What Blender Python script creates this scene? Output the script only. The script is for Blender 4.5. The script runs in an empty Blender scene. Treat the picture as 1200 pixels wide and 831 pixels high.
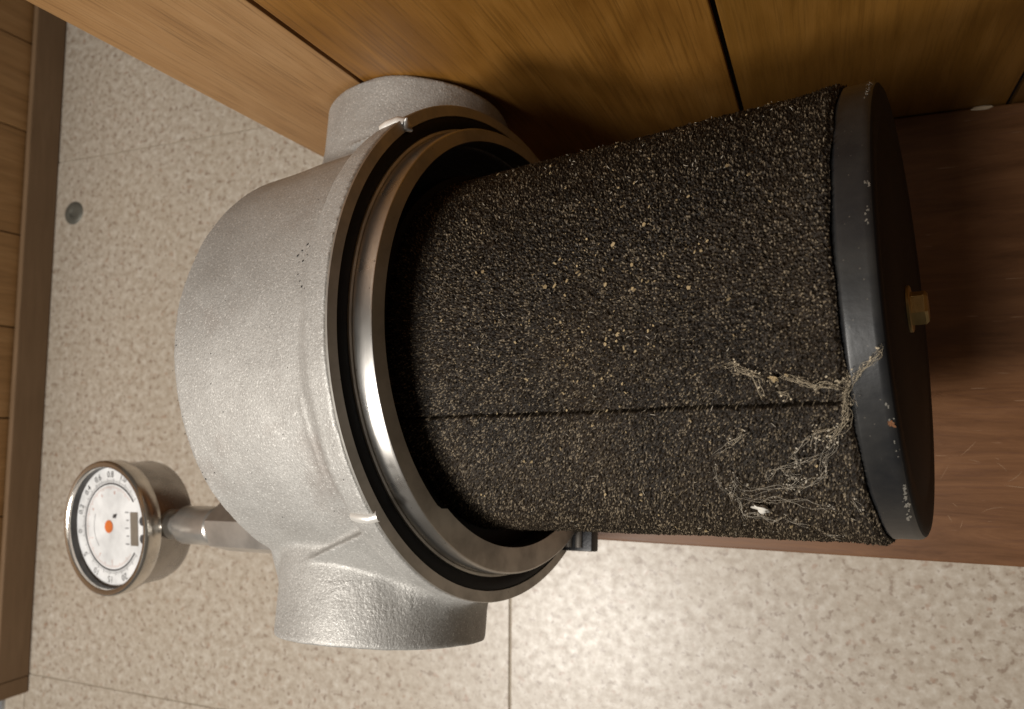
import bpy, bmesh, math, random
import numpy as np
from mathutils import Vector, Matrix
random.seed(7); RNG = np.random.default_rng(7)
S = 0.1                                   # one flange radius in metres
scene = bpy.context.scene
COL = scene.collection

# ------------------------------------------------------------------ camera
CAM = Vector((0.0, 0.0, 0.5))
right = Vector((0.92570043, 0.00501577, -0.37822421))
down = Vector((-0.0282241, -0.99620875, -0.08228932))
fwd = Vector((-0.37720301, 0.0868503, -0.9220493))
cd = bpy.data.cameras.new('camera'); cam = bpy.data.objects.new('camera', cd); COL.objects.link(cam)
m = Matrix.Identity(4)
for i in range(3):
    m[i][0] = right[i]; m[i][1] = -down[i]; m[i][2] = -fwd[i]; m[i][3] = CAM[i]
cam.matrix_world = m
cd.sensor_width = 36.0; cd.lens = 36.0 * 902 / 1200
cd.clip_start = 0.01; cd.clip_end = 50
cd.dof.use_dof = True; cd.dof.focus_distance = 0.245; cd.dof.aperture_fstop = 20
scene.camera = cam

# ------------------------------------------------------------------ light
world = bpy.data.worlds.new('World'); scene.world = world; world.use_nodes = True
bg = world.node_tree.nodes['Background']
bg.inputs[0].default_value = (1.0, 0.86, 0.70, 1); bg.inputs[1].default_value = 0.075

def area(name, loc, target, size, power, color):
    l = bpy.data.lights.new(name, 'AREA'); l.shape = 'DISK'; l.size = size; l.energy = power; l.color = color
    o = bpy.data.objects.new(name, l); COL.objects.link(o)
    o.location = loc
    o.rotation_euler = (Vector(target) - Vector(loc)).to_track_quat('-Z', 'Y').to_euler()
    return o
area('table_lamp', (-0.42, -0.34, 0.82), (-0.12, 0.05, 0.2), 0.13, 4.5, (1.0, 0.945, 0.87))
area('ceiling_lamp', (-0.65, -0.74, 2.15), (-0.2, -0.1, 0.0), 0.50, 23.0, (1.0, 0.96, 0.90))

scene.view_settings.view_transform = 'Standard'
try: scene.view_settings.look = 'None'
except Exception: pass
scene.view_settings.exposure = 0.0
scene.view_settings.gamma = 1.0
scene.render.engine = 'CYCLES'
scene.cycles.max_bounces = 8

# ------------------------------------------------------------------ materials
class NT:
    def __init__(s, name):
        s.m = bpy.data.materials.new(name); s.m.use_nodes = True
        s.t = s.m.node_tree; s.n = s.t.nodes; s.b = s.n['Principled BSDF']
        s.pos = s.n.new('ShaderNodeTexCoord').outputs['Object']
    def link(s, a, b): s.t.links.new(a, b)
    def world(s): s.pos = s.n.new('ShaderNodeNewGeometry').outputs['Position']; return s
    def mapped(s, sc, src=None, loc=(0, 0, 0)):
        k = s.n.new('ShaderNodeMapping'); k.inputs['Scale'].default_value = sc; k.inputs['Location'].default_value = loc
        s.link(src or s.pos, k.inputs[0]); return k.outputs[0]
    def noise(s, scale, detail=3, rough=0.55, vec=None, dist=0.0):
        k = s.n.new('ShaderNodeTexNoise'); k.inputs['Scale'].default_value = scale
        k.inputs['Detail'].default_value = detail; k.inputs['Roughness'].default_value = rough
        k.inputs['Distortion'].default_value = dist
        s.link(vec or s.pos, k.inputs['Vector']); return k.outputs['Fac']
    def voro(s, scale, feature='F1', vec=None, out='Distance'):
        k = s.n.new('ShaderNodeTexVoronoi'); k.feature = feature; k.inputs['Scale'].default_value = scale
        s.link(vec or s.pos, k.inputs['Vector']); return k.outputs[out]
    def ramp(s, fac, stops, interp='LINEAR'):
        k = s.n.new('ShaderNodeValToRGB'); r = k.color_ramp; r.interpolation = interp
        while len(r.elements) < len(stops): r.elements.new(0.5)
        for e, (p, c) in zip(r.elements, stops):
            e.position = p; e.color = (c, c, c, 1) if isinstance(c, (int, float)) else (*c, 1)
        s.link(fac, k.inputs[0]); return k.outputs[0]
    def mix(s, fac, a, b, mode='MIX'):
        k = s.n.new('ShaderNodeMix'); k.data_type = 'RGBA'; k.blend_type = mode
        for src, idx in ((fac, 0), (a, 6), (b, 7)):
            if isinstance(src, (int, float)): k.inputs[idx].default_value = src
            elif isinstance(src, tuple): k.inputs[idx].default_value = (*src, 1)
            else: s.link(src, k.inputs[idx])
        return k.outputs[2]
    def math(s, op, a, b=0.0):
        k = s.n.new('ShaderNodeMath'); k.operation = op
        for src, idx in ((a, 0), (b, 1)):
            if isinstance(src, (int, float)): k.inputs[idx].default_value = src
            else: s.link(src, k.inputs[idx])
        return k.outputs[0]
    def sep(s, vec=None):
        k = s.n.new('ShaderNodeSeparateXYZ'); s.link(vec or s.pos, k.inputs[0]); return k.outputs
    def set(s, **kw):
        names = dict(color='Base Color', rough='Roughness', metal='Metallic', spec='Specular IOR Level', coat='Coat Weight', coatr='Coat Roughness', aniso='Anisotropic')
        for k, v in kw.items():
            i = s.b.inputs[names[k]]
            if isinstance(v, (int, float)): i.default_value = v
            elif isinstance(v, tuple): i.default_value = (*v, 1)
            else: s.link(v, i)
        return s
    def bump(s, h, strength, dist, prev=None):
        k = s.n.new('ShaderNodeBump'); k.inputs['Strength'].default_value = strength; k.inputs['Distance'].default_value = dist
        s.link(h, k.inputs['Height'])
        if prev is not None: s.link(prev, k.inputs['Normal'])
        s.link(k.outputs[0], s.b.inputs['Normal']); return k.outputs[0]

def mat_cast(name, grind=False):
    t = NT(name)
    fine = t.noise(1500, 2, 0.6)
    grain = t.noise(1080, 2, 0.65)
    mid = t.noise(330, 3, 0.6)
    big = t.noise(34, 4, 0.6)
    col = t.ramp(big, [(0.25, (0.37, 0.36, 0.342)), (0.55, (0.445, 0.437, 0.418)), (0.8, (0.485, 0.477, 0.458))])
    stain = t.ramp(t.noise(22, 5, 0.65, t.mapped((1, 1, 1), None, (0.31, 0.12, 0.4))), [(0.58, 0.0), (0.74, 1.0)])
    col = t.mix(t.math('MULTIPLY', stain, 0.6), col, (0.30, 0.265, 0.24))
    vd = t.n.new('ShaderNodeVectorMath'); vd.operation = 'DISTANCE'; t.link(t.mapped((1.0, 0.8, 0.8)), vd.inputs[0]); vd.inputs[1].default_value = (-0.019, -0.0435, 0.0585)
    blot = t.ramp(t.math('ADD', t.math('MULTIPLY', vd.outputs['Value'], 38.0), t.math('MULTIPLY', t.noise(140, 4, 0.65), 0.9)), [(0.50, 1.0), (0.95, 0.0)])
    col = t.mix(t.math('MULTIPLY', blot, 0.62), col, (0.25, 0.215, 0.195))
    spots = t.ramp(t.voro(130), [(0.035, 1.0), (0.06, 0.0)])
    gate = t.ramp(t.noise(60, 1), [(0.52, 0.0), (0.56, 1.0)])
    col = t.mix(t.math('MULTIPLY', t.math('MULTIPLY', spots, gate), 0.75), col, (0.10, 0.08, 0.07))
    col = t.mix(t.ramp(grain, [(0.38, 0.42), (0.50, 0.0)]), col, (0.27, 0.26, 0.245))
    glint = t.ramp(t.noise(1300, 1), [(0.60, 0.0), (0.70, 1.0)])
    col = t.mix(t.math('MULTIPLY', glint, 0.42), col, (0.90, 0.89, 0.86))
    t.set(color=col, metal=0.50, rough=t.ramp(fine, [(0.3, 0.52), (0.7, 0.68)]), spec=0.35)
    if grind:
        gv = t.mapped((420, 420, 1900))
        n1 = t.bump(t.noise(1.0, 3, 0.6, gv), 0.35, 0.0005)
        wet = t.ramp(t.noise(30, 2, 0.5), [(0.46, 0.0), (0.56, 1.0)])
        n2 = t.bump(t.math('MULTIPLY', t.noise(520, 2, 0.6), wet), 0.6, 0.0010, n1)
        t.bump(grain, 0.35, 0.0005, n2)
    else:
        n1 = t.bump(mid, 0.06, 0.0006)
        n2 = t.bump(grain, 0.34, 0.0004, n1)
        t.bump(fine, 0.4, 0.0003, n2)
    return t.m
M = {}
M['cast'] = mat_cast('cast_aluminium')
M['port'] = mat_cast('ground_aluminium', True)

def mat_machined(name, base, rough, grain=(1, 1, 1)):
    t = NT(name)
    n = t.noise(1.0, 3, 0.6, t.mapped((4000, 130, 130)))
    b = t.noise(60, 4, 0.6)
    c = t.mix(t.ramp(b, [(0.4, 0.0), (0.7, 1.0)]), base, tuple(v * 0.72 for v in base))
    sp = t.ramp(t.voro(170), [(0.04, 1.0), (0.07, 0.0)])
    c = t.mix(t.math('MULTIPLY', sp, 0.5), c, (0.12, 0.10, 0.08))
    t.set(color=c, metal=0.95, rough=t.ramp(b, [(0.3, rough - 0.06), (0.7, rough + 0.10)]))
    t.bump(n, 0.12, 0.0003)
    return t.m
M['machined'] = mat_machined('machined_aluminium', (0.60, 0.58, 0.55), 0.30)
M['faced'] = mat_machined('faced_aluminium', (0.60, 0.58, 0.54), 0.55)
M['steel'] = mat_machined('stainless_steel', (0.40, 0.375, 0.35), 0.24)
M['bezel'] = mat_machined('polished_steel', (0.72, 0.68, 0.62), 0.20)

def mat_plain(name, col, rough, metal=0.0, bump=0.0, scale=800, spec=0.5):
    t = NT(name)
    n = t.noise(scale, 3)
    c = t.mix(t.ramp(t.noise(70, 4), [(0.35, 0.0), (0.7, 1.0)]), col, tuple(min(1, v * 0.7) for v in col))
    t.set(color=c, rough=rough, metal=metal, spec=spec)
    if bump: t.bump(n, bump, 0.0004)
    return t.m
M['rubber'] = mat_plain('black_rubber', (0.006, 0.0065, 0.008), 0.55, bump=0.1, spec=0.22)
M['blackplastic'] = mat_plain('black_plastic', (0.008, 0.008, 0.010), 0.62, bump=0.15, spec=0.3)
M['bracket'] = mat_plain('black_bracket', (0.02, 0.02, 0.024), 0.45, bump=0.2)
M['peg'] = mat_plain('grey_pin', (0.42, 0.38, 0.34), 0.45, metal=0.5)
M['brass'] = mat_plain('yellow_zinc', (0.46, 0.34, 0.15), 0.42, metal=0.85, bump=0.3, scale=500)
M['lug'] = mat_plain('pale_metal', (0.85, 0.83, 0.79), 0.35, metal=0.4, bump=0.15)
M['gap'] = mat_plain('dark_gap', (0.012, 0.010, 0.009), 0.9)
M['straw'] = mat_plain('dry_fibre', (0.44, 0.37, 0.26), 0.85)
M['web'] = mat_plain('grey_lint', (0.46, 0.41, 0.33), 0.9)
M['fleck'] = mat_plain('tan_dust', (0.36, 0.27, 0.145), 0.85)
M['white'] = mat_plain('white_fluff', (0.66, 0.63, 0.57), 0.8)
M['rust'] = mat_plain('rust', (0.20, 0.085, 0.035), 0.9)
M['chip'] = mat_plain('bare_metal_chip', (0.36, 0.34, 0.30), 0.45, metal=0.5)
M['orange'] = mat_plain('orange_print', (0.80, 0.20, 0.04), 0.5)
M['inner'] = mat_plain('grey_inner_ring', (0.07, 0.07, 0.07), 0.45, metal=0.3)
M['stem'] = mat_plain('bright_steel', (0.62, 0.60, 0.57), 0.30, metal=0.78)
M['ink'] = mat_plain('dark_print', (0.05, 0.05, 0.055), 0.6)
M['inkgrey'] = mat_plain('grey_print', (0.28, 0.28, 0.29), 0.6)
M['inkred'] = mat_plain('pale_red_print', (0.62, 0.30, 0.22), 0.6)
M['label'] = mat_plain('brown_grey_label', (0.20, 0.17, 0.135), 0.6)
M['dial'] = mat_plain('dial_white', (0.84, 0.85, 0.86), 0.55)
M['plug'] = mat_plain('grey_plug', (0.17, 0.165, 0.14), 0.5, metal=0.4, bump=0.4, scale=300)
M['strip'] = mat_plain('threshold_metal', (0.50, 0.53, 0.58), 0.35, metal=0.8)

def mat_cap():
    t = NT('black_paint')
    b = t.noise(28, 5, 0.65)
    scr = t.noise(1.0, 4, 0.7, t.mapped((900, 60, 60)))
    c = t.mix(t.ramp(b, [(0.42, 0.0), (0.68, 1.0)]), (0.013, 0.0135, 0.015), (0.028, 0.027, 0.025))
    c = t.mix(t.ramp(scr, [(0.66, 0.0), (0.74, 0.35)]), c, (0.12, 0.11, 0.10))
    dust_glint = t.ramp(t.voro(420), [(0.05, 1.0), (0.09, 0.0)])
    c = t.mix(t.math('MULTIPLY', dust_glint, 0.35), c, (0.22, 0.19, 0.15))
    t.set(color=c, rough=t.ramp(b, [(0.3, 0.30), (0.75, 0.50)]), spec=0.40)
    t.bump(t.noise(260, 4), 0.10, 0.0008)
    return t.m
M['cap'] = mat_cap()
M['capface'] = mat_plain('dull_black_paint', (0.010, 0.0105, 0.012), 0.6, spec=0.12)

def mat_foam():
    t = NT('reticulated_foam')
    at = t.n.new('ShaderNodeAttribute'); at.attribute_name = 'dust_glint'
    n = t.noise(1300, 2)
    c = t.mix(t.ramp(n, [(0.42, 0.0), (0.66, 1.0)]), (0.006, 0.0042, 0.0028), (0.026, 0.0178, 0.0108))
    brown = t.ramp(t.noise(26, 3, 0.6), [(0.42, 0.0), (0.65, 1.0)])
    c = t.mix(t.math('MULTIPLY', brown, 0.30), c, (0.034, 0.021, 0.010))
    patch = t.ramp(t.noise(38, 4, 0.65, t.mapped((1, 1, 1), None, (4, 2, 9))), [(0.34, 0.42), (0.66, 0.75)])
    c = t.mix(t.math('MULTIPLY', at.outputs['Fac'], patch), c, (0.42, 0.335, 0.225))  # pale glints of the foam strands, painted into the base colour
    t.set(color=c, rough=0.58, spec=0.2)
    t.bump(t.noise(2600, 1), 0.5, 0.0003)
    return t.m
M['foam'] = mat_foam()

def mat_floor():
    t = NT('speckled_tile').world()
    a = t.noise(150, 5, 0.62)
    a2 = t.noise(210, 3, 0.6, t.mapped((1, 1, 1), None, (2, 5, 1)))
    b = t.noise(205, 2, 0.55, t.mapped((1, 1, 1), None, (3, 1, 2)))
    big = t.noise(9, 3, 0.55)
    f = t.math('ADD', t.math('MULTIPLY', a, 0.62), t.math('MULTIPLY', a2, 0.38))
    c = t.ramp(f, [(0.36, (0.345, 0.282, 0.220)), (0.46, (0.425, 0.366, 0.298)), (0.55, (0.497, 0.441, 0.370)), (0.66, (0.585, 0.54, 0.475))])
    sp = t.ramp(b, [(0.33, 1.0), (0.42, 0.0)])
    c = t.mix(t.math('MULTIPLY', sp, 0.75), c, (0.215, 0.15, 0.11))
    sp2 = t.ramp(t.noise(170, 2, 0.5, t.mapped((1, 1, 1), None, (7, 4, 1))), [(0.28, 1.0), (0.38, 0.0)])
    c = t.mix(t.math('MULTIPLY', sp2, 0.55), c, (0.30, 0.17, 0.11))
    c = t.mix(t.ramp(big, [(0.35, 0.0), (0.7, 0.25)]), c, (0.40, 0.33, 0.24))
    t.set(color=c, rough=t.ramp(a, [(0.3, 0.40), (0.7, 0.33)]), spec=0.5)
    t.bump(t.noise(160, 3), 0.06, 0.001)
    return t.m
M['tile'] = mat_floor()
M['grout'] = mat_plain('dark_joint', (0.40, 0.34, 0.265), 0.8)

def mat_wood(name, dark, mid, light, along='z', seed=0.0, rough=0.36, figure=0.25, streak=0.5):
    t = NT(name).world()
    def ax(k): return dict(z=(1, 1, k), x=(k, 1, 1), y=(1, k, 1))[along]
    loc = (seed, seed * 0.7, seed * 0.3)
    v = t.mapped(ax(0.10), None, loc); vf = t.mapped(ax(0.022), None, loc); vb = t.mapped(ax(0.25), None, loc)
    broad = t.noise(26, 4, 0.55, vb, 1.6)
    g = t.noise(150, 4, 0.6, v, 0.6)
    pores = t.noise(1050, 3, 0.65, vf)
    rings = t.math('PINGPONG', t.math('MULTIPLY', t.noise(9, 2, 0.5, vb, 0.4), 22.0), 1.0)
    f = t.math('ADD', t.math('MULTIPLY', broad, 0.45), t.math('ADD', t.math('MULTIPLY', g, 0.55 - figure * 0.4), t.math('MULTIPLY', rings, figure * 0.4)))
    c = t.ramp(f, [(0.30, dark), (0.50, mid), (0.68, light)])
    c = t.mix(t.ramp(pores, [(0.34, streak * 0.8), (0.50, 0.0)]), c, tuple(x * 0.42 for x in dark))
    t.set(color=c, rough=t.ramp(g, [(0.3, rough + 0.02), (0.7, rough + 0.14)]), spec=0.28)
    t.bump(pores, 0.16, 0.0006)
    return t.m
M['panel'] = [mat_wood('pale_veneer', (0.27, 0.140, 0.052), (0.335, 0.185, 0.075), (0.39, 0.23, 0.105), 'z', 0.4, figure=0.05, streak=0.6),
              mat_wood('amber_veneer', (0.165, 0.069, 0.011), (0.235, 0.105, 0.019), (0.30, 0.142, 0.031), 'z', 2.3, figure=0.35),
              mat_wood('olive_veneer', (0.145, 0.064, 0.010), (0.200, 0.092, 0.016), (0.255, 0.122, 0.026), 'z', 5.1, figure=0.30, streak=0.35),
              mat_wood('dark_veneer', (0.10, 0.045, 0.010), (0.14, 0.065, 0.015), (0.18, 0.088, 0.023), 'z', 7.7, figure=0.2)]
M['plank'] = [mat_wood('plank_veneer', (0.27, 0.145, 0.055), (0.36, 0.20, 0.08), (0.44, 0.26, 0.115), 'z', s, figure=0.2) for s in (11.4, 13.3)]
M['base'] = mat_wood('baseboard_paint', (0.185, 0.115, 0.062), (0.215, 0.136, 0.075), (0.245, 0.157, 0.09), 'y', 3.0, 0.5, 0.0, 0.2)
def mat_bench():
    t = NT('bench_laminate').world()
    v = t.mapped((0.12, 1, 1)); vf = t.mapped((0.05, 1, 1))
    g = t.noise(105, 6, 0.72, v, 1.2); p = t.noise(1000, 3, 0.7, vf)
    c = t.ramp(g, [(0.28, (0.088, 0.035, 0.011)), (0.5, (0.145, 0.061, 0.021)), (0.72, (0.20, 0.090, 0.034))])
    c = t.mix(t.ramp(p, [(0.30, 0.5), (0.46, 0.0)]), c, (0.10, 0.04, 0.02))
    scr = t.ramp(t.noise(1.0, 2, 0.5, t.mapped((60, 900, 60))), [(0.72, 0.0), (0.76, 0.45)])
    c = t.mix(scr, c, (0.42, 0.27, 0.17))
    t.set(color=c, rough=t.ramp(g, [(0.3, 0.40), (0.7, 0.50)]), spec=0.4)
    t.bump(p, 0.08, 0.0005)
    return t.m
M['bench'] = mat_bench()
M['benchchip'] = mat_plain('pale_wood_chip', (0.66, 0.52, 0.36), 0.8)

def mat_glass():
    t = NT('gauge_glass')
    o = t.n['Material Output']
    tr = t.n.new('ShaderNodeBsdfTransparent'); tr.inputs[0].default_value = (0.96, 0.96, 0.96, 1)
    gl = t.n.new('ShaderNodeBsdfGlossy'); gl.inputs['Roughness'].default_value = 0.05
    mx = t.n.new('ShaderNodeMixShader')
    mx.inputs[0].default_value = 0.055; t.link(tr.outputs[0], mx.inputs[1]); t.link(gl.outputs[0], mx.inputs[2])
    t.link(mx.outputs[0], o.inputs['Surface'])
    return t.m
M['glass'] = mat_glass()

# ------------------------------------------------------------------ helpers
def link(name, me, mats, parent=None, loc=None):
    o = bpy.data.objects.new(name, me); COL.objects.link(o)
    for mt in (mats if isinstance(mats, (list, tuple)) else [mats]): me.materials.append(mt)
    if parent: o.parent = parent
    if loc: o.location = loc
    return o
def obj(name, bm, mats, parent=None, smooth=None, loc=None):
    me = bpy.data.meshes.new(name); bm.to_mesh(me); bm.free()
    if smooth is not None:
        for p in me.polygons: p.use_smooth = True
        try: me.set_sharp_from_angle(angle=math.radians(smooth))
        except Exception: pass
    return link(name, me, mats, parent, loc)
def empty(name, loc=(0, 0, 0)):
    o = bpy.data.objects.new(name, None); COL.objects.link(o); o.location = loc; o.empty_display_size = 0.02; return o
def tag(o, label, cat, group=None):
    o['label'] = label; o['category'] = cat
    if group: o['group'] = group
    return o
def box(bm, x0, x1, y0, y1, z0, z1, bevel=0.0, seg=2):
    r = bmesh.ops.create_cube(bm, size=1.0)
    vs = r['verts']
    for v in vs:
        v.co = Vector(((x0 + x1) / 2 + v.co.x * (x1 - x0), (y0 + y1) / 2 + v.co.y * (y1 - y0), (z0 + z1) / 2 + v.co.z * (z1 - z0)))
    if bevel:
        es = list({e for v in vs for e in v.link_edges})
        bmesh.ops.bevel(bm, geom=es, offset=bevel, segments=seg, affect='EDGES', profile=0.6)
    return bm
def lathe(bm, prof, seg=160, axis='x', c=(0, 0, 0), closed=False, scale=S, mi=0):
    """prof: (axial, radius) points in flange radii; the surface of revolution about a local axis"""
    rings = []
    for t, r in prof:
        ring = []
        if r < 1e-6:
            ring = [bm.verts.new(_ax(axis, t, 0, 0, c, scale))]
        else:
            for k in range(seg):
                A = 2 * math.pi * k / seg
                ring.append(bm.verts.new(_ax(axis, t, r * math.cos(A), r * math.sin(A), c, scale)))
        rings.append(ring)
    pairs = list(zip(rings[:-1], rings[1:]))
    if closed: pairs.append((rings[-1], rings[0]))
    for a, b in pairs:
        if len(a) == 1 and len(b) == 1: continue
        for k in range(seg):
            l = (k + 1) % seg
            if len(a) == 1: f = bm.faces.new((a[0], b[k], b[l]))
            elif len(b) == 1: f = bm.faces.new((a[k], b[0], a[l]))
            else: f = bm.faces.new((a[k], b[k], b[l], a[l]))
            f.material_index = mi
    bmesh.ops.recalc_face_normals(bm, faces=bm.faces)
    return bm
def _ax(axis, t, u, v, c, s):
    p = dict(x=(t, u, v), y=(v, t, u), z=(u, v, t))[axis]
    return Vector(((p[0] + c[0]) * s, (p[1] + c[1]) * s, (p[2] + c[2]) * s))
def tube(bm, pts, rad, seg=5, taper=True):
    pts = [Vector(p) for p in pts]
    rings = []
    for i, p in enumerate(pts):
        d = (pts[min(i + 1, len(pts) - 1)] - pts[max(i - 1, 0)]).normalized()
        u = d.orthogonal().normalized(); v = d.cross(u)
        k = i / max(1, len(pts) - 1)
        r = rad * (1.0 if not taper else (0.45 + 0.55 * math.sin(math.pi * min(1, max(0, k * 0.9 + 0.05)))))
        rings.append([bm.verts.new(p + (u * math.cos(2 * math.pi * j / seg) + v * math.sin(2 * math.pi * j / seg)) * r) for j in range(seg)])
    for a, b in zip(rings[:-1], rings[1:]):
        for j in range(seg):
            bm.faces.new((a[j], a[(j + 1) % seg], b[(j + 1) % seg], b[j]))
    bm.faces.new(rings[0][::-1]); bm.faces.new(rings[-1])

# ------------------------------------------------------------------ the setting
floor_bm = bmesh.new(); box(floor_bm, -1.60, 0.95, -1.20, 1.15, -0.03, -0.0009)
floor = obj('floor', floor_bm, M['grout']); floor['kind'] = 'structure'
P = 0.474
tile_me = None
for i in range(-2, 3):
    for j in range(-2, 2):
        x0, y0 = -0.205 + i * P, -0.229 + j * P
        if tile_me is None:
            b = bmesh.new(); g = 0.0006
            box(b, g, P - g, g, P - g, -0.0021, 0.0, 0.0007, 2)
            t0 = obj('tile', b, M['tile'], floor, loc=(x0, y0, 0)); tile_me = t0.data
        else:
            o = bpy.data.objects.new('tile', tile_me); COL.objects.link(o); o.parent = floor
            o.location = (x0, y0, RNG.uniform(-0.00015, 0.00015))

# wood panelled wall: boards butted on a dark backing, grooves left open
YP = 0.1495
pw = tag(empty('panelled_wall', (-0.262, YP, 0)), 'brown wood panelled wall with dark grooves behind the metal filter', 'wall')
def child_at(parent, name, bm, mat, smooth=None):
    o = obj(name, bm, mat, parent, smooth); o.matrix_parent_inverse = Matrix.Translation(-parent.location); return o
b = bmesh.new(); box(b, -0.2605, 0.80, YP + 0.0035, YP + 0.03, 0.0, 0.62); child_at(pw, 'backing', b, M['gap'])
gx = [-0.262, -0.1871, -0.0341, 0.0827, 0.238, 0.40, 0.56, 0.802]
for k in range(len(gx) - 1):
    b = bmesh.new(); box(b, gx[k] + (0.0011 if k else 0), gx[k + 1] - 0.0011, YP, YP + (0.003 if k else 0.0315), 0.0005, 0.62, 0.0006, 2)
    child_at(pw, 'board', b, M['panel'][[0, 1, 2, 3, 1, 2, 3][k]])

# far wall with its baseboard
XW = -0.6735
fw = tag(empty('plank_wall', (XW, 0, 0)), 'far wall of honey brown planks above a dark brown baseboard', 'wall')
ys = [-0.243, -0.166, -0.086, 0.001, 0.083, 0.168, 0.266, 0.35, 0.44, 0.53, 0.62]
for k in range(len(ys) - 1):
    b = bmesh.new(); box(b, XW - 0.02, XW - 0.006 - 0.0006 * (k % 2), ys[k] + 0.0005, ys[k + 1] - 0.0005, 0.0005, 0.75, 0.0010, 2)
    child_at(fw, 'plank', b, M['plank'][k % 2])
b = bmesh.new(); box(b, XW - 0.03, XW - 0.0205, -0.242, 0.62, 0.0, 0.75); child_at(fw, 'backing', b, M['gap'])
b = bmesh.new(); box(b, XW - 0.0055, XW, -0.2300, 0.62, 0.0005, 0.030, 0.0012, 2); child_at(fw, 'baseboard', b, M['base'])
b = bmesh.new(); box(b, XW - 0.0055, XW - 0.0003, -0.2450, -0.2304, 0.0005, 0.030, 0.0012, 2); child_at(fw, 'baseboard', b, M['base'])
b = bmesh.new(); box(b, -0.712, -0.7035, -0.60, -0.246, 0.0, 0.004, 0.001, 2)
tag(obj('threshold_strip', b, M['strip'], smooth=30), 'thin metal threshold strip on the floor past the end of the baseboard', 'trim strip')
b = bmesh.new(); lathe(b, [(0.004, 0.0), (0.004, 0.035), (0.014, 0.042), (0.016, 0.05), (0.014, 0.085), (0.006, 0.112), (0.0, 0.12)], 28, 'z')
for v in b.verts: v.co.y *= 0.92
tag(obj('floor_plug', b, M['plug'], smooth=40, loc=(-1.299 * 0.5, 0.386 * 0.5, 0.0002)), 'small round grey plug set in the floor near the baseboard', 'floor plug')

# bench ledge under the filter
ZB = 0.0915
be = tag(empty('bench', (-0.2, 0.04, 0)), 'reddish brown laminate bench ledge under the filter, lightly scratched', 'bench')
b = bmesh.new(); box(b, -0.2615, 0.80, -0.0633, YP - 0.0008, ZB - 0.018, ZB, 0.0009, 2); child_at(be, 'top_board', b, M['bench'])
b = bmesh.new(); box(b, -0.256, 0.79, -0.058, YP - 0.002, 0.0005, ZB - 0.0184); child_at(be, 'carcass', b, M['bench'])
b = bmesh.new()
lathe(b, [(0, 0.0), (0.0, 0.028), (0.004, 0.031), (0.008, 0.02), (0.009, 0.0)], 9, 'z')
for v in b.verts: v.co.x *= 1.5; v.co.y *= 0.35; v.co.x += 0.0006 * math.sin(v.co.y * 4000)
tag(obj('wood_chip', b, M['benchchip'], loc=(0.0713, YP - 0.0013, ZB + 0.0001)), 'pale sliver of wood lying where the bench meets the panelling', 'wood chip')

b = bmesh.new()
for k in range(46):
    x0, y0 = random.uniform(0.03, 0.20), random.uniform(-0.058, 0.03); a0 = random.gauss(0, 0.5) + (1.4 if k % 4 == 0 else 0); L = random.uniform(0.002, 0.012); cv = random.gauss(0, 25)
    pts = [(x0 + L * u * math.cos(a0 + cv * L * u), y0 + L * u * math.sin(a0 + cv * L * u)) for u in (0, .25, .5, .75, 1)]
    w_ = random.uniform(0.00004, 0.00012); vs = []
    for i, (px, py) in enumerate(pts):
        ww = w_ * (0.3 + math.sin(math.pi * i / 4)); vs.append((b.verts.new((px - ww * math.sin(a0), py + ww * math.cos(a0), ZB + 0.00006)), b.verts.new((px + ww * math.sin(a0), py - ww * math.cos(a0), ZB + 0.00006))))
    for p, q in zip(vs[:-1], vs[1:]): b.faces.new((p[0], p[1], q[1], q[0]))
sc = child_at(be, 'scratches', b, mat_plain('pale_scratch', (0.30, 0.175, 0.095), 0.7)); sc['kind'] = 'stuff'

# ------------------------------------------------------------------ the filter, in its own frame: x along its axis, y along the ports, z up
C = Vector((-1.2357125, 0.29446402, -2.9293146)) * S + CAM
ex = Vector((0.98374186, 0.04846839, 0.17292417)); ey = Vector((-0.02254415, 0.98860394, -0.14884224)); ez = ex.cross(ey)
filt = empty('intake_filter')
fm = Matrix.Identity(4)
for i in range(3): fm[i][0] = ex[i]; fm[i][1] = ey[i]; fm[i][2] = ez[i]; fm[i][3] = C[i]
filt.matrix_world = fm
tag(filt, 'silver cast air intake filter with black foam element and round gauge', 'air filter')

# --- housing casting: signed distance field -> surface nets
def smin(a, b, k):
    h = np.clip(0.5 + 0.5 * (b - a) / k, 0, 1); return b + (a - b) * h - k * h * (1 - h)
def smax(a, b, k): return -smin(-a, -b, k)
def poly_sd(t, r, pts):
    pts = np.array(pts, np.float32); n = len(pts)
    d = np.full(t.shape, 1e9, np.float32); inside = np.zeros(t.shape, bool)
    for i in range(n):
        a, b2 = pts[i], pts[(i + 1) % n]; e = b2 - a
        wx, wy = t - a[0], r - a[1]
        h = np.clip((wx * e[0] + wy * e[1]) / (e @ e), 0, 1)
        d = np.minimum(d, (wx - e[0] * h) ** 2 + (wy - e[1] * h) ** 2)
        c = ((a[1] > r) != (b2[1] > r)) & (t < (b2[0] - a[0]) * (r - a[1]) / (b2[1] - a[1] + 1e-12) + a[0])
        inside ^= c
    d = np.sqrt(d); return np.where(inside, -d, d)
def capsule(X, Y, Z, a, b, r0, r1):
    a = np.array(a); b = np.array(b); e = b - a
    wx, wy, wz = X - a[0], Y - a[1], Z - a[2]
    h = np.clip((wx * e[0] + wy * e[1] + wz * e[2]) / (e @ e), 0, 1)
    return np.sqrt((wx - e[0] * h) ** 2 + (wy - e[1] * h) ** 2 + (wz - e[2] * h) ** 2) - (r0 + (r1 - r0) * h)
H = 0.0105
gx_ = np.arange(-1.20, 0.035, H, dtype=np.float32); gy_ = np.arange(-1.22, 1.22, H, dtype=np.float32); gz_ = np.arange(-1.05, 1.06, H, dtype=np.float32)
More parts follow.
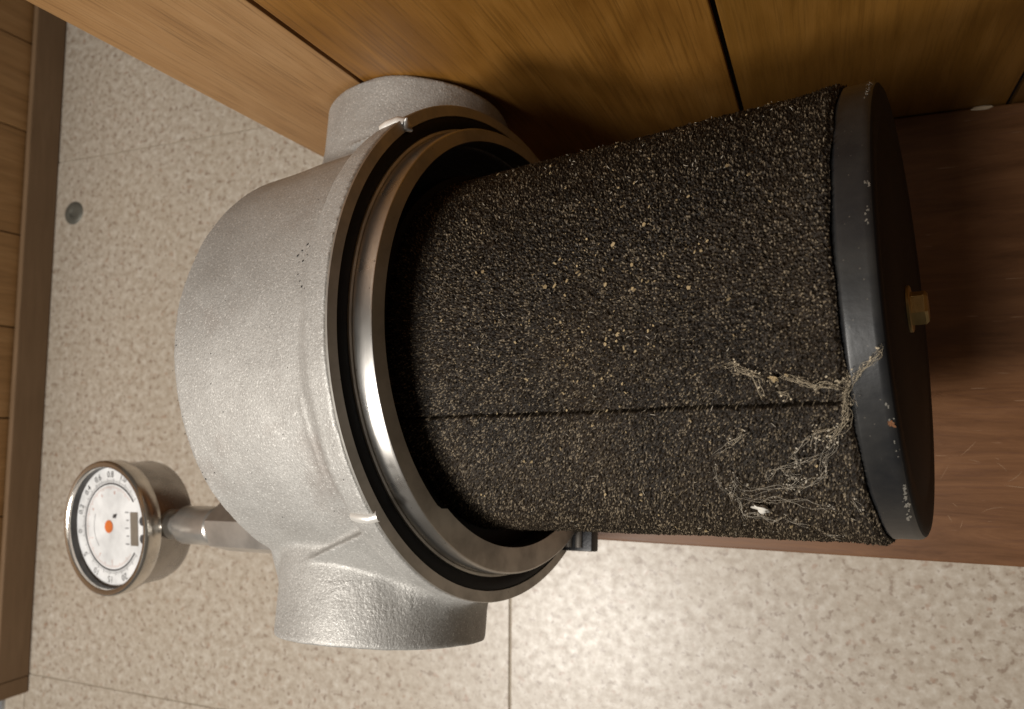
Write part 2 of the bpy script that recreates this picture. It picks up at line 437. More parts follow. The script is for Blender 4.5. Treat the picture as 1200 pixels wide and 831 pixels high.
X, Y, Z = np.meshgrid(gx_, gy_, gz_, indexing='ij')
rr = np.sqrt(Y * Y + Z * Z)
body = poly_sd(X, rr, [(-0.915, -0.5), (-0.915, 0.87), (-0.89, 0.898), (-0.55, 0.908), (-0.20, 0.918), (-0.145, 0.938), (-0.12, 0.975), (-0.10, 0.986), (-0.012, 0.992), (-0.012, -0.5)]) - 0.008
TP = -0.547
rp = np.sqrt((X - TP) ** 2 + Z * Z); ay = np.abs(Y)
cone = poly_sd(ay, rp, [(0.56, -0.5), (0.56, 0.50), (0.66, 0.585), (1.03, 0.405), (1.03, -0.5)]) - 0.02
boss = smax(cone, np.abs(Z) - 0.30, 0.10)
port = smax(rp - 0.433, ay - 1.172, 0.014)
F = smin(body, boss, 0.06)
F = smin(F, port, 0.022)
def tetra(X, Y, Z, P):
    P = [np.array(p, np.float32) for p in P]; cen = sum(P) / 4; d = None
    for f in ((0, 1, 2), (0, 1, 3), (0, 2, 3), (1, 2, 3)):
        n = np.cross(P[f[1]] - P[f[0]], P[f[2]] - P[f[0]]); n /= np.linalg.norm(n)
        if n @ (cen - P[f[0]]) > 0: n = -n
        q = (X - P[f[0]][0]) * n[0] + (Y - P[f[0]][1]) * n[1] + (Z - P[f[0]][2]) * n[2]
        d = q if d is None else np.maximum(d, q)
    return d
for sgn in (-1, 1):                                              # gussets between ports and flange
    F = smin(F, tetra(X, Y, Z, ((-0.05, sgn * 0.745, 0.655), (-0.88, sgn * 0.945, 0.31), (-0.05, sgn * 0.61, 0.44), (-0.06, sgn * 0.97, 0.20))), 0.012)
F = np.maximum(F, -np.maximum(rr - (0.835 + 0.16 * np.minimum(X + 0.12, 0)), -(X + 0.60)))          # bowl
F = np.maximum(F, -np.maximum(rp - 0.36, 0.90 - ay))              # bores of the two ports
F = np.maximum(F, X + 0.011)
# uneven casting skin
def vnoise(cell, seed):
    r = np.random.default_rng(seed)
    n = [int((g[-1] - g[0]) / cell) + 3 for g in (gx_, gy_, gz_)]
    L = r.standard_normal(n).astype(np.float32)
    for ax, g in enumerate((gx_, gy_, gz_)):
        u = (g - g[0]) / cell; i = u.astype(int); f = (u - i).astype(np.float32); f = f * f * (3 - 2 * f)
        sh = [1, 1, 1]; sh[ax] = -1; f = f.reshape(sh)
        L = np.take(L, i, ax) * (1 - f) + np.take(L, i + 1, ax) * f
    return L
F -= 0.0045 * np.exp(-((X + 0.215) / 0.012) ** 2) * np.clip(vnoise(0.12, 5) + 0.4, 0, 1) * (ay < 0.85)
F += 0.0020 * vnoise(0.16, 1) + 0.0006 * vnoise(0.045, 2)
def surface_nets(F, org, h):
    ins = F < 0
    c = ins[:-1, :-1, :-1].astype(np.int8)
    s = np.zeros_like(c); nx, ny, nz = F.shape
    acc = np.zeros(c.shape + (3,), np.float32); cnt = np.zeros(c.shape, np.float32)
    corners = [(i, j, k) for i in (0, 1) for j in (0, 1) for k in (0, 1)]
    def sub(o): return F[o[0]:nx - 1 + o[0], o[1]:ny - 1 + o[1], o[2]:nz - 1 + o[2]]
    for ax in range(3):
        for o in corners:
            if o[ax]: continue
            p = list(o); p[ax] = 1
            a, b2 = sub(o), sub(p); mk = (a < 0) != (b2 < 0)
            tt = np.where(mk, a / (a - b2 + 1e-20), 0)
            for d in range(3):
                acc[..., d] += np.where(mk, o[d] + (tt if d == ax else 0), 0)
            cnt += mk
    act = cnt > 0
    idx = np.full(c.shape, -1, np.int64); idx[act] = np.arange(act.sum())
    pos = acc[act] / cnt[act][:, None] + np.argwhere(act)
    V = pos * h + np.array(org)
    quads = []
    for ax in range(3):
        sl0 = [slice(1, -1)] * 3; sl1 = [slice(1, -1)] * 3
        sl0[ax] = slice(0, -1); sl1[ax] = slice(1, None)
        a = ins[tuple(sl0)]; b2 = ins[tuple(sl1)]
        e = np.argwhere(a != b2)
        flip = a[a != b2]
        e1, e2 = (ax + 1) % 3, (ax + 2) % 3
        base = e.copy(); base[:, e1] += 1; base[:, e2] += 1
        def at(d1, d2):
            q = base.copy(); q[:, e1] += d1; q[:, e2] += d2
            return idx[q[:, 0], q[:, 1], q[:, 2]]
        Q = np.stack([at(-1, -1), at(0, -1), at(0, 0), at(-1, 0)], 1)
        Q[~flip] = Q[~flip][:, ::-1]
        quads.append(Q)
    return V, np.concatenate(quads)
V, Q = surface_nets(F, (gx_[0], gy_[0], gz_[0]), H)
me = bpy.data.meshes.new('housing')
me.vertices.add(len(V)); me.vertices.foreach_set('co', (V * S).astype(np.float32).ravel())
me.loops.add(Q.size); me.loops.foreach_set('vertex_index', Q.ravel().astype(np.int32))
me.polygons.add(len(Q)); me.polygons.foreach_set('loop_start', np.arange(0, Q.size, 4, dtype=np.int32))
fc = V[Q].mean(1)
isport = (np.hypot(fc[:, 0] - TP, fc[:, 2]) < 0.47) & (np.abs(fc[:, 1]) > 0.93) & ~((fc[:, 0] > -0.16))
me.polygons.foreach_set('material_index', isport.astype(np.int32))
me.update(calc_edges=True); me.validate()
for p in me.polygons: p.use_smooth = True
housing = link('housing', me, [M['cast'], M['port']], filt)
del X, Y, Z, F, rr, rp, body, boss, port

bs = bmesh.new(); vr = np.hypot(V[:, 1], V[:, 2]); va = np.degrees(np.arctan2(V[:, 2], V[:, 1]))
drum = np.where((vr > 0.79) & (V[:, 2] > 0.15) & (V[:, 0] > -0.92) & (V[:, 0] < -0.03) & (np.abs(V[:, 1]) < 0.72))[0]
def speck(i, s):
    n = Vector((0, V[i, 1], V[i, 2])).normalized(); p = Vector(V[i]) * S + Vector((random.gauss(0, 0.0007), 0, 0)); u = n.orthogonal().normalized(); w = n.cross(u); a0 = random.random() * 6
    q = [bs.verts.new(p + (u * math.cos(a0 + k) * random.uniform(.6, 1.6) + w * math.sin(a0 + k) * random.uniform(.5, 1)) * s + n * 0.00012) for k in (0, 1.1, 2.2, 3.2, 4.3, 5.3)]
    bs.faces.new(q)
for i in RNG.choice(drum, 60, replace=False): speck(i, random.uniform(0.00012, 0.00030))
pit = drum[(np.abs(V[drum, 0] + 0.20) < 0.05) & (np.abs(va[drum] - 84) < 7 * RNG.random(len(drum)))]
for i in RNG.choice(pit, 34): speck(i, random.uniform(0.0002, 0.0006))
edge = drum[np.abs(V[drum, 0] + 0.885) < 0.015]
for i in RNG.choice(edge, 26): speck(i, random.uniform(0.0002, 0.0005))
so = obj('casting_pits', bs, M['gap'], housing); so['kind'] = 'stuff'

# --- machined front of the housing
b = bmesh.new()
lathe(b, [(-0.012, 0.84), (-0.012, 0.985), (-0.010, 0.996), (-0.004, 1.0), (0.0, 0.997), (0.001, 0.957), (-0.009, 0.955), (-0.009, 0.906), (0.003, 0.904), (0.004, 0.896), (0.002, 0.8915), (-0.012, 0.89)], 200, closed=True)
obj('flange_face', b, M['faced'], filt, smooth=25)
b = bmesh.new()
lathe(b, [(-0.008, 0.9545), (-0.003, 0.9545), (0.002, 0.942), (0.002, 0.92), (-0.003, 0.9065), (-0.008, 0.9065)], 200, closed=True)
obj('seal_ring', b, M['rubber'], filt, smooth=50)
b = bmesh.new()
lathe(b, [(-0.02, 0.8905), (0.074, 0.8905), (0.081, 0.887), (0.082, 0.884)], 200)
lathe(b, [(0.082, 0.884), (0.082, 0.882)], 200)
obj('spigot', b, M['machined'], filt, smooth=30)
b = bmesh.new()
prof = [(0.0819, 0.884), (0.0819, 0.884)]
seg = 200
ro = []; ri = []; rb = []
for k in range(seg):
    A = 2 * math.pi * k / seg
    nick = 0.0
    if 135 < math.degrees(A) < 168: nick = 0.004 * math.sin(math.degrees(A) * 0.9)
    ro.append(b.verts.new((0.0819 * S, 0.8835 * S * math.cos(A), 0.8835 * S * math.sin(A))))
    dg = math.degrees(A); rin = 0.829 - (0.026 * min(1, max(0, (dg - 145.5) / 1.2)) * (1 - min(1, max(0, (dg - 205) / 60))) if dg > 140 else 0)
    ri.append(b.verts.new((0.0815 * S, (rin * math.cos(A) + 0.012) * S, (rin * math.sin(A)) * S)))
    rb.append(b.verts.new((-0.16 * S, (0.824 * math.cos(A) + 0.016) * S, (0.824 * math.sin(A)) * S)))
for k in range(seg):
    l = (k + 1) % seg
    b.faces.new((ro[k], ro[l], ri[l], ri[k])); b.faces.new((ri[k], ri[l], rb[l], rb[k]))
obj('spigot_rim', b, M['faced'], filt, smooth=25)
# pale lugs on the flange edge
for an, L in ((46.5, 0.05), (135.5, 0.0)):
    A = math.radians(an); b = bmesh.new()
    y_, z_ = math.cos(A), math.sin(A)
    def rim(t, r, da=0.0):
        q = A + da; return (t * S, r * S * math.cos(q), r * S * math.sin(q))
    pts = [rim(-0.10, 0.985), rim(-0.07, 0.993), rim(-0.02, 0.995), rim(0.004, 0.985)]
    if L: pts += [rim(0.010, 0.968), rim(0.004, 0.962)]
    tube(b, pts, 0.020 * S, 10, False)
    obj('lug', b, M['lug'], housing, smooth=60)
b = bmesh.new(); box(b, -0.16 * S, 0.02 * S, -0.30 * S, 0.34 * S, -1.175 * S, -0.965 * S, 0.008 * S)
obj('foot', b, M['bracket'], filt, smooth=30)
# clip under the foam
b = bmesh.new(); box(b, -0.02 * S, 0.145 * S, -0.80 * S, -0.50 * S, -0.62 * S, -0.55 * S, 0.01 * S)
clip = obj('clamp', b, M['bracket'], filt, smooth=30)
for t_, dz in ((0.035, 0.0), (0.085, 0.0)):
    b = bmesh.new(); tube(b, [(t_ * S, -0.785 * S, -0.545 * S), (t_ * S, -0.74 * S, -0.545 * S), (t_ * S, -0.56 * S, -0.545 * S)], 0.016 * S, 12, False)
    obj('pin', b, M['peg'], clip, smooth=50)

# --- element
OY = -0.013
b = bmesh.new(); lathe(b, [(-0.42, 0.0), (-0.42, 0.755), (-0.06, 0.775), (-0.02, 0.77), (-0.02, 0.60), (-0.02, 0.0)], 120, c=(0, OY - 0.028, -0.02))
obj('base_disc', b, M['blackplastic'], filt, smooth=30)

def cells(u, v, nu, nv, seed):
    """F1, F2 of a jittered cell pattern that wraps in u"""
    r = np.random.default_rng(seed); jx = r.random((nu, nv + 4)); jy = r.random((nu, nv + 4)); hv = r.random((nu, nv + 4))
    U = u * nu; W = v * nv + 2; iu = np.floor(U).astype(int); iv = np.floor(W).astype(int)
    f1 = np.full(u.shape, 9.0); f2 = f1.copy(); hh = np.zeros(u.shape)
    for a in (-1, 0, 1):
        for c in (-1, 0, 1):
            ci = (iu + a) % nu; cj = np.clip(iv + c, 0, nv + 3)
            d = np.hypot(iu + a + jx[ci, cj] - U, iv + c + jy[ci, cj] - W)
            nw = d < f1
            f2 = np.where(nw, f1, np.minimum(f2, d)); hh = np.where(nw, hv[ci, cj], hh); f1 = np.where(nw, d, f1)
    return f1, f2, hh
NT_, NA = 560, 1500
tt = np.linspace(-0.02, 1.0, NT_); aa = np.arange(NA) / NA
T, A = np.meshgrid(tt, aa, indexing='ij')
tend = 1.408 + 0.003 * np.sin(A * 2 * np.pi * 2 + 1.0) + 0.002 * np.sin(A * 2 * np.pi * 7) + 0.002 * np.sin(A * 2 * np.pi * 19)
tl = T * 1.0
tx = np.where(T > 0, T * tend, T)
f1, f2, hh = cells(A, np.clip(tl, 0, 1), 520, 162, 3)
strand = np.exp(-((f2 - f1) / 0.16) ** 2)
g1, g2, gh = cells((A + 0.0013) % 1, np.clip(tl, 0, 1), 330, 104, 5)
strand2 = np.exp(-((g2 - g1) / 0.14) ** 2)
R = 0.7125 + 0.010 * np.clip((tx - 1.27) / 0.13, 0, 1) ** 2 + 0.0025 * np.sin(A * 2 * np.pi * 3 + tx * 3) + 0.0015 * np.sin(tx * 11 + A * 40)
R = R - 0.012 * np.clip((tx - 1.388) / 0.014, 0, 1) ** 2
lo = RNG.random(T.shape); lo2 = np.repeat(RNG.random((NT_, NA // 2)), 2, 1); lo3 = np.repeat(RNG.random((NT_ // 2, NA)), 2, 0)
glintv = np.clip((strand > 0.55) * np.where(lo > 0.84, (lo - 0.78) * 4.6, 0) + (strand > 0.5) * (lo2 > 0.95) * 0.9 + (strand > 0.5) * (lo3 > 0.955) * 0.9 + 0.05 * strand * hh, 0, 1)  # per-vertex mask of short strand segments that get a painted glint
Rs = R - 0.014 + 0.014 * np.maximum(strand * (0.55 + 0.6 * hh), 0.8 * strand2 * (0.4 + 0.8 * gh)) + RNG.normal(0, 0.0011, T.shape)
seam = np.degrees(A * 2 * np.pi) - (121.3 + 2.1 * (tx - 0.159) / 1.23) - 0.06 * np.sin(tx * 17)
Rs -= 0.055 * np.exp(-(seam / 0.24) ** 2)
ang = A * 2 * np.pi
jt = RNG.normal(0, 0.0007, T.shape)
co = np.stack([tx + jt, Rs * np.cos(ang) + OY, Rs * np.sin(ang)], -1).reshape(-1, 3) * S
# end wall of the foam
ringR = (R[-1] - 0.030); e = np.stack([tend[-1] - 0.006, ringR * np.cos(ang[-1]) + OY, ringR * np.sin(ang[-1])], -1) * S
ringR2 = np.full(NA, 0.60); e2 = np.stack([tend[-1] - 0.02, ringR2 * np.cos(ang[-1]) + OY, ringR2 * np.sin(ang[-1])], -1) * S
co = np.concatenate([co, e, e2])
i, j = np.meshgrid(np.arange(NT_ + 1), np.arange(NA), indexing='ij'); jn = (j + 1) % NA
Qf = np.stack([i * NA + j, i * NA + jn, (i + 1) * NA + jn, (i + 1) * NA + j], -1).reshape(-1, 4)
Qf = Qf[:, ::-1]
me = bpy.data.meshes.new('foam_sleeve')
me.vertices.add(len(co)); me.vertices.foreach_set('co', co.astype(np.float32).ravel())
me.loops.add(Qf.size); me.loops.foreach_set('vertex_index', Qf.ravel().astype(np.int32))
me.polygons.add(len(Qf)); me.polygons.foreach_set('loop_start', np.arange(0, Qf.size, 4, dtype=np.int32))
me.update(calc_edges=True)
me.polygons.foreach_set('use_smooth', np.ones(len(Qf), bool))
at = me.attributes.new('dust_glint', 'FLOAT', 'POINT'); at.data.foreach_set('value', np.concatenate([glintv.ravel(), np.zeros(2 * NA)]).astype(np.float32))
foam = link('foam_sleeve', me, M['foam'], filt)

# end cap
CO = (0, -0.012, 0.0)
b = bmesh.new()
lathe(b, [(1.37, 0.0), (1.37, 0.655), (1.405, 0.690), (1.414, 0.700), (1.420, 0.701), (1.430, 0.699), (1.478, 0.7005), (1.490, 0.698), (1.498, 0.692), (1.5025, 0.683), (1.5045, 0.66), (1.500, 0.60), (1.498, 0.58), (1.503, 0.56), (1.505, 0.30), (1.502, 0.12), (1.504, 0.0)], 200, c=CO)
for f in b.faces:
    if f.calc_center_median().x > 1.4985 * S: f.material_index = 1
cap = obj('end_cap', b, [M['cap'], M['capface']], filt, smooth=45)
b = bmesh.new(); lathe(b, [(1.503, 0.0), (1.503, 0.074), (1.510, 0.074), (1.513, 0.070), (1.513, 0.0)], 48, c=CO); 
bolt_bm = bmesh.new()
lathe(bolt_bm, [(1.512, 0.0), (1.512, 0.054), (1.550, 0.054), (1.558, 0.046), (1.558, 0.0)], 6, c=CO)
bolt = obj('bolt', bolt_bm, M['brass'], filt)
obj('washer', b, M['brass'], bolt, smooth=30)
# chipped paint on the cap's edge
def cap_pt(t, deg, lift=0.0):
    A = math.radians(deg); r = 0.7 + lift
    if t > 1.485: r -= 0.010 * ((t - 1.485) / 0.017) ** 2
    return Vector((t * S, (r * math.cos(A) + CO[1]) * S, r * math.sin(A) * S))
def flake(bm, p, n, size, jag=5, thick=0.3):
    n = n.normalized(); u = n.orthogonal().normalized(); v = n.cross(u); a0 = random.random() * 6.28
    st = random.uniform(0.6, 1.6)
    top = [bm.verts.new(p + (u * math.cos(a0 + 6.283 * k / jag) * st + v * math.sin(a0 + 6.283 * k / jag) / st) * size * random.uniform(0.72, 1.1) + n * size * thick) for k in range(jag)]
    bot = [bm.verts.new(q.co - n * size * thick * 1.3) for q in top]
    bm.faces.new(top)
    for k in range(jag): bm.faces.new((top[k], bot[k], bot[(k + 1) % jag], top[(k + 1) % jag]))
def strip_of_chips(name, mat, t, a0, a1, n, size, parent):
    b = bmesh.new()
    for k in range(n):
        dg = random.uniform(a0, a1); tt_ = t + random.gauss(0, 0.0035)
        p = cap_pt(tt_, dg, 0.0); nn = Vector((0.35, math.cos(math.radians(dg)), math.sin(math.radians(dg))))
        s0 = size * random.uniform(0.3, 1.0) * S; tg = Vector((0.02, -math.sin(math.radians(dg)), math.cos(math.radians(dg))))
        for m_ in range(random.randint(1, 4)): flake(b, p + tg * s0 * 0.9 * m_, nn, s0 * random.uniform(0.4, 0.9), 6, 0.10)
    o = obj(name, b, mat, parent); o['kind'] = 'stuff'; return o
strip_of_chips('paint_chips', M['chip'], 1.489, 145, 158, 26, 0.0065, cap)
strip_of_chips('paint_chips', M['chip'], 1.489, 124, 138, 10, 0.0040, cap)
strip_of_chips('paint_chips', M['chip'], 1.487, 34, 50, 30, 0.0045, cap)
strip_of_chips('paint_chips', M['chip'], 1.488, 78, 88, 10, 0.0045, cap)
strip_of_chips('rust_spot', M['rust'], 1.488, 128.2, 128.9, 7, 0.008, cap)

# --- dirt on the foam
def foam_pt(t, deg, lift=0.0):
    A = math.radians(deg); r = 0.713 + lift
    return fm @ Vector((t * S, (r * math.cos(A) + OY) * S, r * math.sin(A) * S))
def foam_n(deg):
    A = math.radians(deg); return (fm.to_3x3() @ Vector((0, math.cos(A), math.sin(A))))
inv = fm.inverted(); inv3 = inv.to_3x3()
b = bmesh.new()
clus = [(0.83, 98, 0.16, 14), (0.72, 108, 0.10, 8), (0.95, 88, 0.12, 10), (0.62, 96, 0.18, 14)]
for k in range(900):
    if k < 560:
        c_ = random.choice(clus); t_ = random.gauss(c_[0], c_[2]); dg = random.gauss(c_[1], c_[3])
    else: t_ = random.uniform(0.16, 1.38); dg = random.uniform(25, 172)
    if not 0.14 < t_ < 1.385: continue
    sz = 0.0012 + 0.0060 * random.random() ** 9
    n_ = Vector((random.gauss(0, .5), math.cos(math.radians(dg)) + random.gauss(0, .3), math.sin(math.radians(dg)) + random.gauss(0, .3)))
    flake(b, inv @ foam_pt(t_, dg, -0.003), n_, sz * S, 5, 0.35)
dust_glint = obj('dust_flecks', b, M['fleck'], foam); dust_glint['kind'] = 'stuff'
b = bmesh.new()
for k in range(160):
    t_ = random.uniform(0.16, 1.38); dg = random.uniform(28, 170); p = inv @ foam_pt(t_, dg, 0.0)
    d_ = Vector((random.gauss(0, 1), random.gauss(0, 1), random.gauss(0, 1))).normalized() * random.uniform(0.004, 0.016) * S
    tube(b, [p - d_ * 0.5, p + Vector((random.gauss(0, .0001), random.gauss(0, .0001), 0)), p + d_ * 0.5], 0.0011 * S, 4)
fib = obj('dust_fibres', b, M['web'], foam); fib['kind'] = 'stuff'

LINES = [[(1.122,113.5),(1.149,113.2),(1.157,114.6),(1.184,115.1),(1.202,115.8),(1.217,117.1)],[(1.184,115.1),(1.193,117.0),(1.207,120.7)],[(1.149,113.2),(1.154,114.1),(1.182,115.0)],[(1.24,116.4),(1.237,117.7)],[(1.254,116.1),(1.284,116.9),(1.306,117.8),(1.334,118.9),(1.358,118.6),(1.389,119.5),(1.401,119.8)],[(1.274,116.9),(1.31,117.7),(1.331,118.7),(1.354,118.9),(1.386,119.2)],[(1.39,119.0),(1.404,118.0),(1.415,117.2),(1.422,116.1)],[(1.389,121.7),(1.404,120.3),(1.42,118.4),(1.438,116.8),(1.459,115.2),(1.483,113.5),(1.494,112.9)],[(1.416,118.6),(1.431,117.1),(1.463,114.7),(1.489,113.2)],[(1.42,118.4),(1.41,120.3),(1.397,123.2),(1.395,125.7),(1.377,128.2),(1.357,130.1),(1.34,131.7)],[(1.418,118.6),(1.406,121.2),(1.395,123.8),(1.398,125.4),(1.382,127.5),(1.365,129.1)],[(1.367,128.4),(1.337,128.2),(1.318,129.3),(1.312,130.6)],[(1.099,130.7),(1.138,128.6)],[(1.418,121.5),(1.42,123.3)],[(1.248,119.7),(1.26,120.4),(1.27,120.9)],[(1.377,128.2),(1.36,130.1),(1.351,132.9),(1.332,135.7),(1.322,138.5),(1.308,140.1),(1.272,141.8),(1.227,143.6)],[(1.361,129.4),(1.343,132.1),(1.331,134.3),(1.323,137.3),(1.305,140.1),(1.268,142.2),(1.226,142.9)],[(1.227,143.6),(1.221,143.3),(1.25,140.4),(1.225,140.0),(1.223,137.9)],[(1.221,143.3),(1.186,143.6),(1.109,143.5),(1.077,140.3)],[(1.077,140.3),(1.074,142.1),(1.056,145.0)],[(1.05,145.5),(1.066,147.1),(1.071,150.5),(1.066,154.3),(1.101,153.9),(1.13,156.2),(1.169,155.0)],[(1.056,145.0),(1.066,148.7),(1.061,153.0),(1.078,154.6),(1.115,154.5),(1.134,156.2)],[(1.08,146.3),(1.138,146.8),(1.171,147.5),(1.235,148.0),(1.269,149.0),(1.305,150.9)],[(1.317,134.6),(1.269,135.4),(1.249,136.6),(1.21,137.5),(1.184,138.9),(1.165,140.4)],[(1.254,134.4),(1.258,135.6),(1.265,137.2)],[(1.055,145.5),(1.037,143.5),(1.028,141.2),(1.042,135.6)],[(1.056,133.6),(1.094,131.0),(1.139,128.7)],[(1.216,136.5),(1.222,138.3),(1.229,140.0),(1.249,140.9)],[(1.178,154.7),(1.198,157.4),(1.225,158.9)],[(1.366,147.4),(1.381,150.5)],[(1.337,128.0),(1.316,130.0),(1.307,133.5)],[(1.339,130.7),(1.322,130.3)],[(1.299,129.9),(1.264,133.0),(1.249,134.8)],[(1.249,163.2),(1.269,166.4),(1.298,165.6)]]
def lint(name, rows, mat, rad, strands, label, cat):
    b = bmesh.new()
    for row in rows:
        row = [r for r in row if r]
        for s_ in range(strands):
            ctl = [Vector((t + random.gauss(0, 0.0055), a + random.gauss(0, 0.45), 0.004 + abs(random.gauss(0, 0.012)))) for t, a in row]
            pts = []
            for k in range(len(ctl) - 1):
                p0 = ctl[max(k - 1, 0)]; p1 = ctl[k]; p2 = ctl[k + 1]; p3 = ctl[min(k + 2, len(ctl) - 1)]
                n_ = 5
                for q in range(n_):
                    u = q / n_
                    v = 0.5 * ((2 * p1) + (p2 - p0) * u + (2 * p0 - 5 * p1 + 4 * p2 - p3) * u * u + (3 * p1 - p0 - 3 * p2 + p3) * u ** 3)
                    pts.append(v + Vector((random.gauss(0, 0.0011), random.gauss(0, 0.08), random.gauss(0, 0.001))))
            pts.append(ctl[-1])
            tube(b, [foam_pt(p.x, p.y, max(0.001, p.z) - (0.010 if p.x > 1.42 else 0)) for p in pts], rad * random.uniform(0.45, 1.25), 5)
        for s_ in range(int(len(row) * 1.6)):                       # crumbs caught in the strands
            t, a = random.choice(row)
            flake(b, foam_pt(t + random.gauss(0, 0.008), a + random.gauss(0, 0.7), 0.006), foam_n(a) + Vector((random.gauss(0, .4), 0, 0)), random.uniform(0.0014, 0.0034) * S, 6, 0.4)
    return tag(obj(name, b, mat, smooth=50), label, cat)
lint('lint_tangle', LINES[:15], M['straw'], 0.00005, 4, 'dry straw coloured lint strands running along the foam seam onto the cap edge', 'lint')
lint('lint_tangle', LINES[15:], M['web'], 0.000045, 3, 'grey cobweb of fine lint spread over the lower corner of the foam', 'lint')
def crumb(t, a, sx, label, mat, name, cat):
    b = bmesh.new(); r = bmesh.ops.create_icosphere(b, subdivisions=3, radius=1.0)
    n_ = foam_n(a).normalized(); u = ex.copy(); v = n_.cross(u)
    rot = random.random() * 0.6 + 0.4
    for w_ in b.verts:
        k = 1 + 0.28 * math.sin(w_.co.x * 5 + 1) + 0.22 * math.sin(w_.co.y * 7 + w_.co.z * 3)
        q = w_.co * k
        x_, y_ = q.x * 1.5 * math.cos(rot) - q.y * 0.75 * math.sin(rot), q.x * 1.5 * math.sin(rot) + q.y * 0.75 * math.cos(rot)
        w_.co = foam_pt(t, a, 0.006) + (u * x_ - v * y_ + n_ * q.z * 0.55) * sx * S
    return tag(obj(name, b, mat, smooth=60), label, cat)
crumb(1.121, 151.9, 0.0165, 'white fluff crumb caught in the cobweb low on the foam', M['white'], 'fluff_crumb', 'fluff')
crumb(1.24, 117.0, 0.0085, 'tan husk flake stuck on the foam just above the seam', M['fleck'], 'husk_flake', 'husk')

# --- gauge
gn = Vector((0.054, -0.188, 0.981)).normalized()                 # dial normal in the filter's frame
gu = (Vector((-1, 0, 0)) - gn * gn.dot(Vector((-1, 0, 0)))).normalized()
gr = gu.cross(gn)                                                # dial right
gm = Matrix.Identity(4)
GC = Vector((-2.71, -0.797, 0.0)) * S
for i in range(3): gm[i][0] = gr[i]; gm[i][1] = gu[i]; gm[i][2] = gn[i]; gm[i][3] = GC[i]
b = bmesh.new()
lathe(b, [(-0.104, 0.340), (-0.104, 0.362), (-0.30, 0.362), (-0.335, 0.352), (-0.345, 0.33), (-0.345, 0.0)], 96, 'z')
case = obj('pressure_gauge', b, M['steel'], filt, smooth=35); case.matrix_local = gm
b = bmesh.new()
lathe(b, [(-0.105, 0.345), (-0.105, 0.378), (-0.095, 0.386), (-0.020, 0.388), (-0.006, 0.384), (0.0, 0.376), (-0.001, 0.360), (-0.008, 0.350), (-0.02, 0.347), (-0.105, 0.346)], 96, 'z', closed=True)
obj('bezel', b, M['bezel'], case, smooth=40)
b = bmesh.new(); lathe(b, [(-0.062, 0.3458), (-0.022, 0.3458)], 96, 'z'); obj('inner_ring', b, M['inner'], case, smooth=40)
b = bmesh.new(); lathe(b, [(-0.062, 0.0), (-0.062, 0.3452), (-0.08, 0.3452)], 96, 'z'); obj('dial', b, M['dial'], case, smooth=40)
b = bmesh.new(); lathe(b, [(-0.022, 0.0), (-0.022, 0.3465)], 64, 'z'); obj('glass_pane', b, M['glass'], case, smooth=40)
b = bmesh.new(); zz = -0.0605 * S
def gpt(r, deg, z=zz):                                           # degrees clockwise from the top of the dial
    A = math.radians(deg); return Vector((r * S * math.sin(A), (r * math.cos(A) + 0.010) * S, z))
def quad(p, mi):
    f = b.faces.new([b.verts.new(q) for q in p]); f.material_index = mi
N_ = 100
for k in range(N_):
    a0 = -145 + 290 * k / N_; a1 = -145 + 290 * (k + 1) / N_
    quad((gpt(0.245, a0), gpt(0.245, a1), gpt(0.254, a1), gpt(0.254, a0)), 0)
def tick(deg, r0, r1, w, mi):
    p0, p1 = gpt(r0, deg), gpt(r1, deg); s_ = Vector((math.cos(math.radians(deg)), -math.sin(math.radians(deg)), 0)) * w * S
    quad((p0 - s_, p0 + s_, p1 + s_, p1 - s_), mi)
for k in range(-60, 61):
    dg = k * 2.4
    tick(dg, 0.256, 0.272 if k % 5 else 0.28, 0.0012 if k % 5 else 0.0020, 4)
for k in range(-38, 39):
    tick(k * 3.6, 0.224 if k % 5 else 0.214, 0.236, 0.0012, 1)
def disc(r, cx_, cy_, mi, z=zz, n=28):
    f = b.faces.new([b.verts.new((cx_ * S + r * S * math.cos(2 * math.pi * k / n), cy_ * S + r * S * math.sin(2 * math.pi * k / n), z)) for k in range(n)]); f.material_index = mi
disc(0.037, 0.0, 0.034, 2, zz + 0.0002)
quad([Vector(p) * S + Vector((0, 0, zz)) for p in ((0.05, -0.03, 0), (0.075, -0.045, 0), (0.072, -0.01, 0), (0.05, 0.0, 0))], 0)
quad([Vector(p) * S + Vector((0, 0, zz + 0.0001)) for p in ((-0.105, -0.232, 0), (0.085, -0.232, 0), (0.085, -0.165, 0), (-0.105, -0.165, 0))], 3)
disc(0.026, -0.065, -0.270, 0); disc(0.026, 0.035, -0.270, 0)
for r_, a_, n_ in ((-0.10, 0.15, 0),):
    pass
for row_ in range(5):                                             # rows of tiny print above the label
    x_ = -0.10 + row_ * 0.045; o_ = 0.018
    quad([Vector((x_, -0.135 - 0.01 * (row_ % 2) + o_, 0)) * S + Vector((0, 0, zz)), Vector((x_ + 0.007, -0.135 - 0.01 * (row_ % 2) + o_, 0)) * S + Vector((0, 0, zz)),
          Vector((x_ + 0.007, -0.168 + o_, 0)) * S + Vector((0, 0, zz)), Vector((x_, -0.168 + o_, 0)) * S + Vector((0, 0, zz))], 4)
for k in range(24):
    a0 = -42 + 3.2 * k
    quad((gpt(0.163, a0 * 0.9 - 5), gpt(0.163, a0 * 0.9 - 3), gpt(0.168, a0 * 0.9 - 3), gpt(0.168, a0 * 0.9 - 5)), 4)
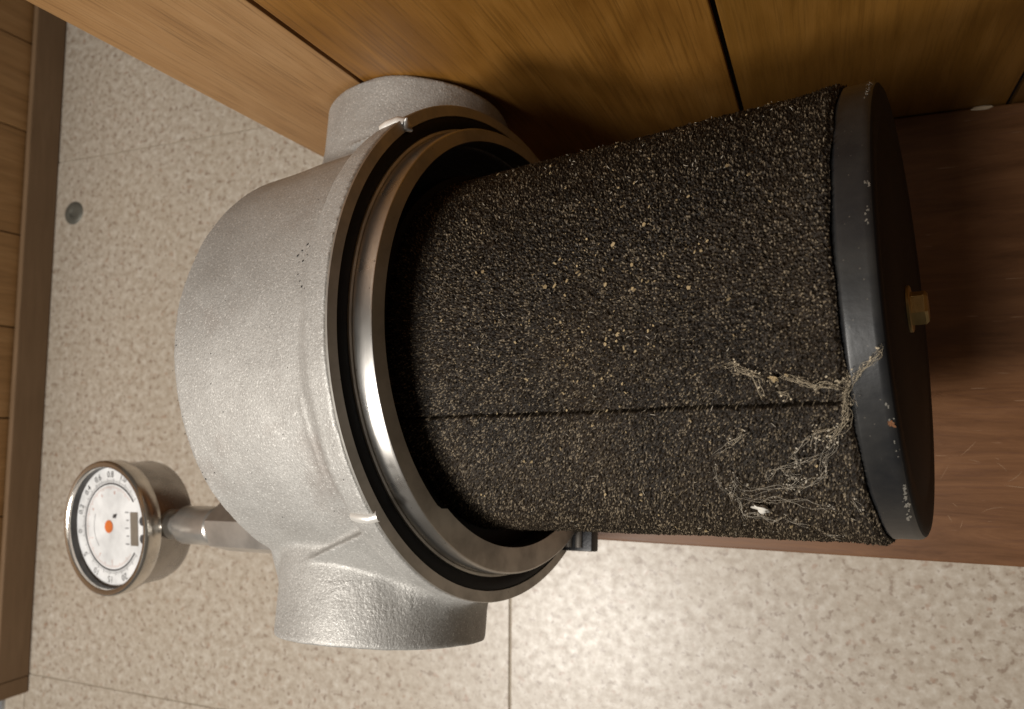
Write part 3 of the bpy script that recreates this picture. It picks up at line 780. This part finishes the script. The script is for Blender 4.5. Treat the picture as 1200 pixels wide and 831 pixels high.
def words(txt, size, deg, r, mi, rot=None):
    cu = bpy.data.curves.new('print', 'FONT'); cu.body = txt; cu.size = size * S; cu.align_x = 'CENTER'; cu.align_y = 'CENTER'; cu.resolution_u = 2
    to = bpy.data.objects.new('print', cu); COL.objects.link(to)
    dg = bpy.context.evaluated_depsgraph_get(); mm = to.evaluated_get(dg).to_mesh()
    p = gpt(r, deg); A = -math.radians(deg if rot is None else rot)
    T_ = Matrix.Translation(p) @ Matrix.Rotation(A, 4, 'Z')
    vs = [b.verts.new(T_ @ v.co) for v in mm.vertices]
    for f in mm.polygons:
        try: g = b.faces.new([vs[q] for q in f.vertices]); g.material_index = mi
        except ValueError: pass
    to.to_mesh_clear() if hasattr(to, 'to_mesh_clear') else None
    bpy.data.objects.remove(to); bpy.data.curves.remove(cu)
for txt, dg in (('0', -6), ('0.2', 19), ('0.4', 44), ('0.6', 67), ('0.8', 90), ('1.0', 113), ('5', -33), ('10', -60), ('15', -86), ('20', -111)):
    words(txt, 0.052, dg, 0.302, 0)
for txt, dg in (('1', -20), ('2', -55), ('3', -90), ('4', 30), ('6', 65), ('8', 100)):
    words(txt, 0.028, dg, 0.198, 1)
obj('dial_print', b, [M['ink'], M['inkred'], M['orange'], M['label'], M['inkgrey']], case)
# stem, nut and pipe run along the filter's axis into the port boss
inv_g = gm.inverted()
def stem_part(name, prof, seg, mat, parent, smooth, rot=0.0):
    b = bmesh.new(); lathe(b, prof, seg, 'x')
    o = obj(name, b, mat, parent, smooth)
    o.matrix_local = inv_g @ Matrix.Translation(Vector((-2.71, -0.797 + 0.041, -0.205)) * S) @ Matrix.Rotation(rot, 4, 'X')
    return o
stem_part('stem', [(0.30, 0.0), (0.30, 0.085), (0.375, 0.085), (0.38, 0.052), (0.41, 0.052), (0.405, 0.066), (0.455, 0.066), (0.46, 0.055), (0.475, 0.055), (0.48, 0.098), (0.495, 0.106), (0.76, 0.106), (0.77, 0.10), (0.80, 0.10), (0.80, 0.0)], 40, M['stem'], case, 30)
stem_part('hex_nut', [(0.785, 0.0), (0.785, 0.104), (0.815, 0.138), (1.30, 0.138), (1.32, 0.10), (1.32, 0.0)], 6, M['stem'], case, None, 0.35)
stem_part('pipe', [(0.97, 0.0), (0.97, 0.085), (1.85, 0.085), (1.85, 0.0)], 32, M['stem'], case, 30)
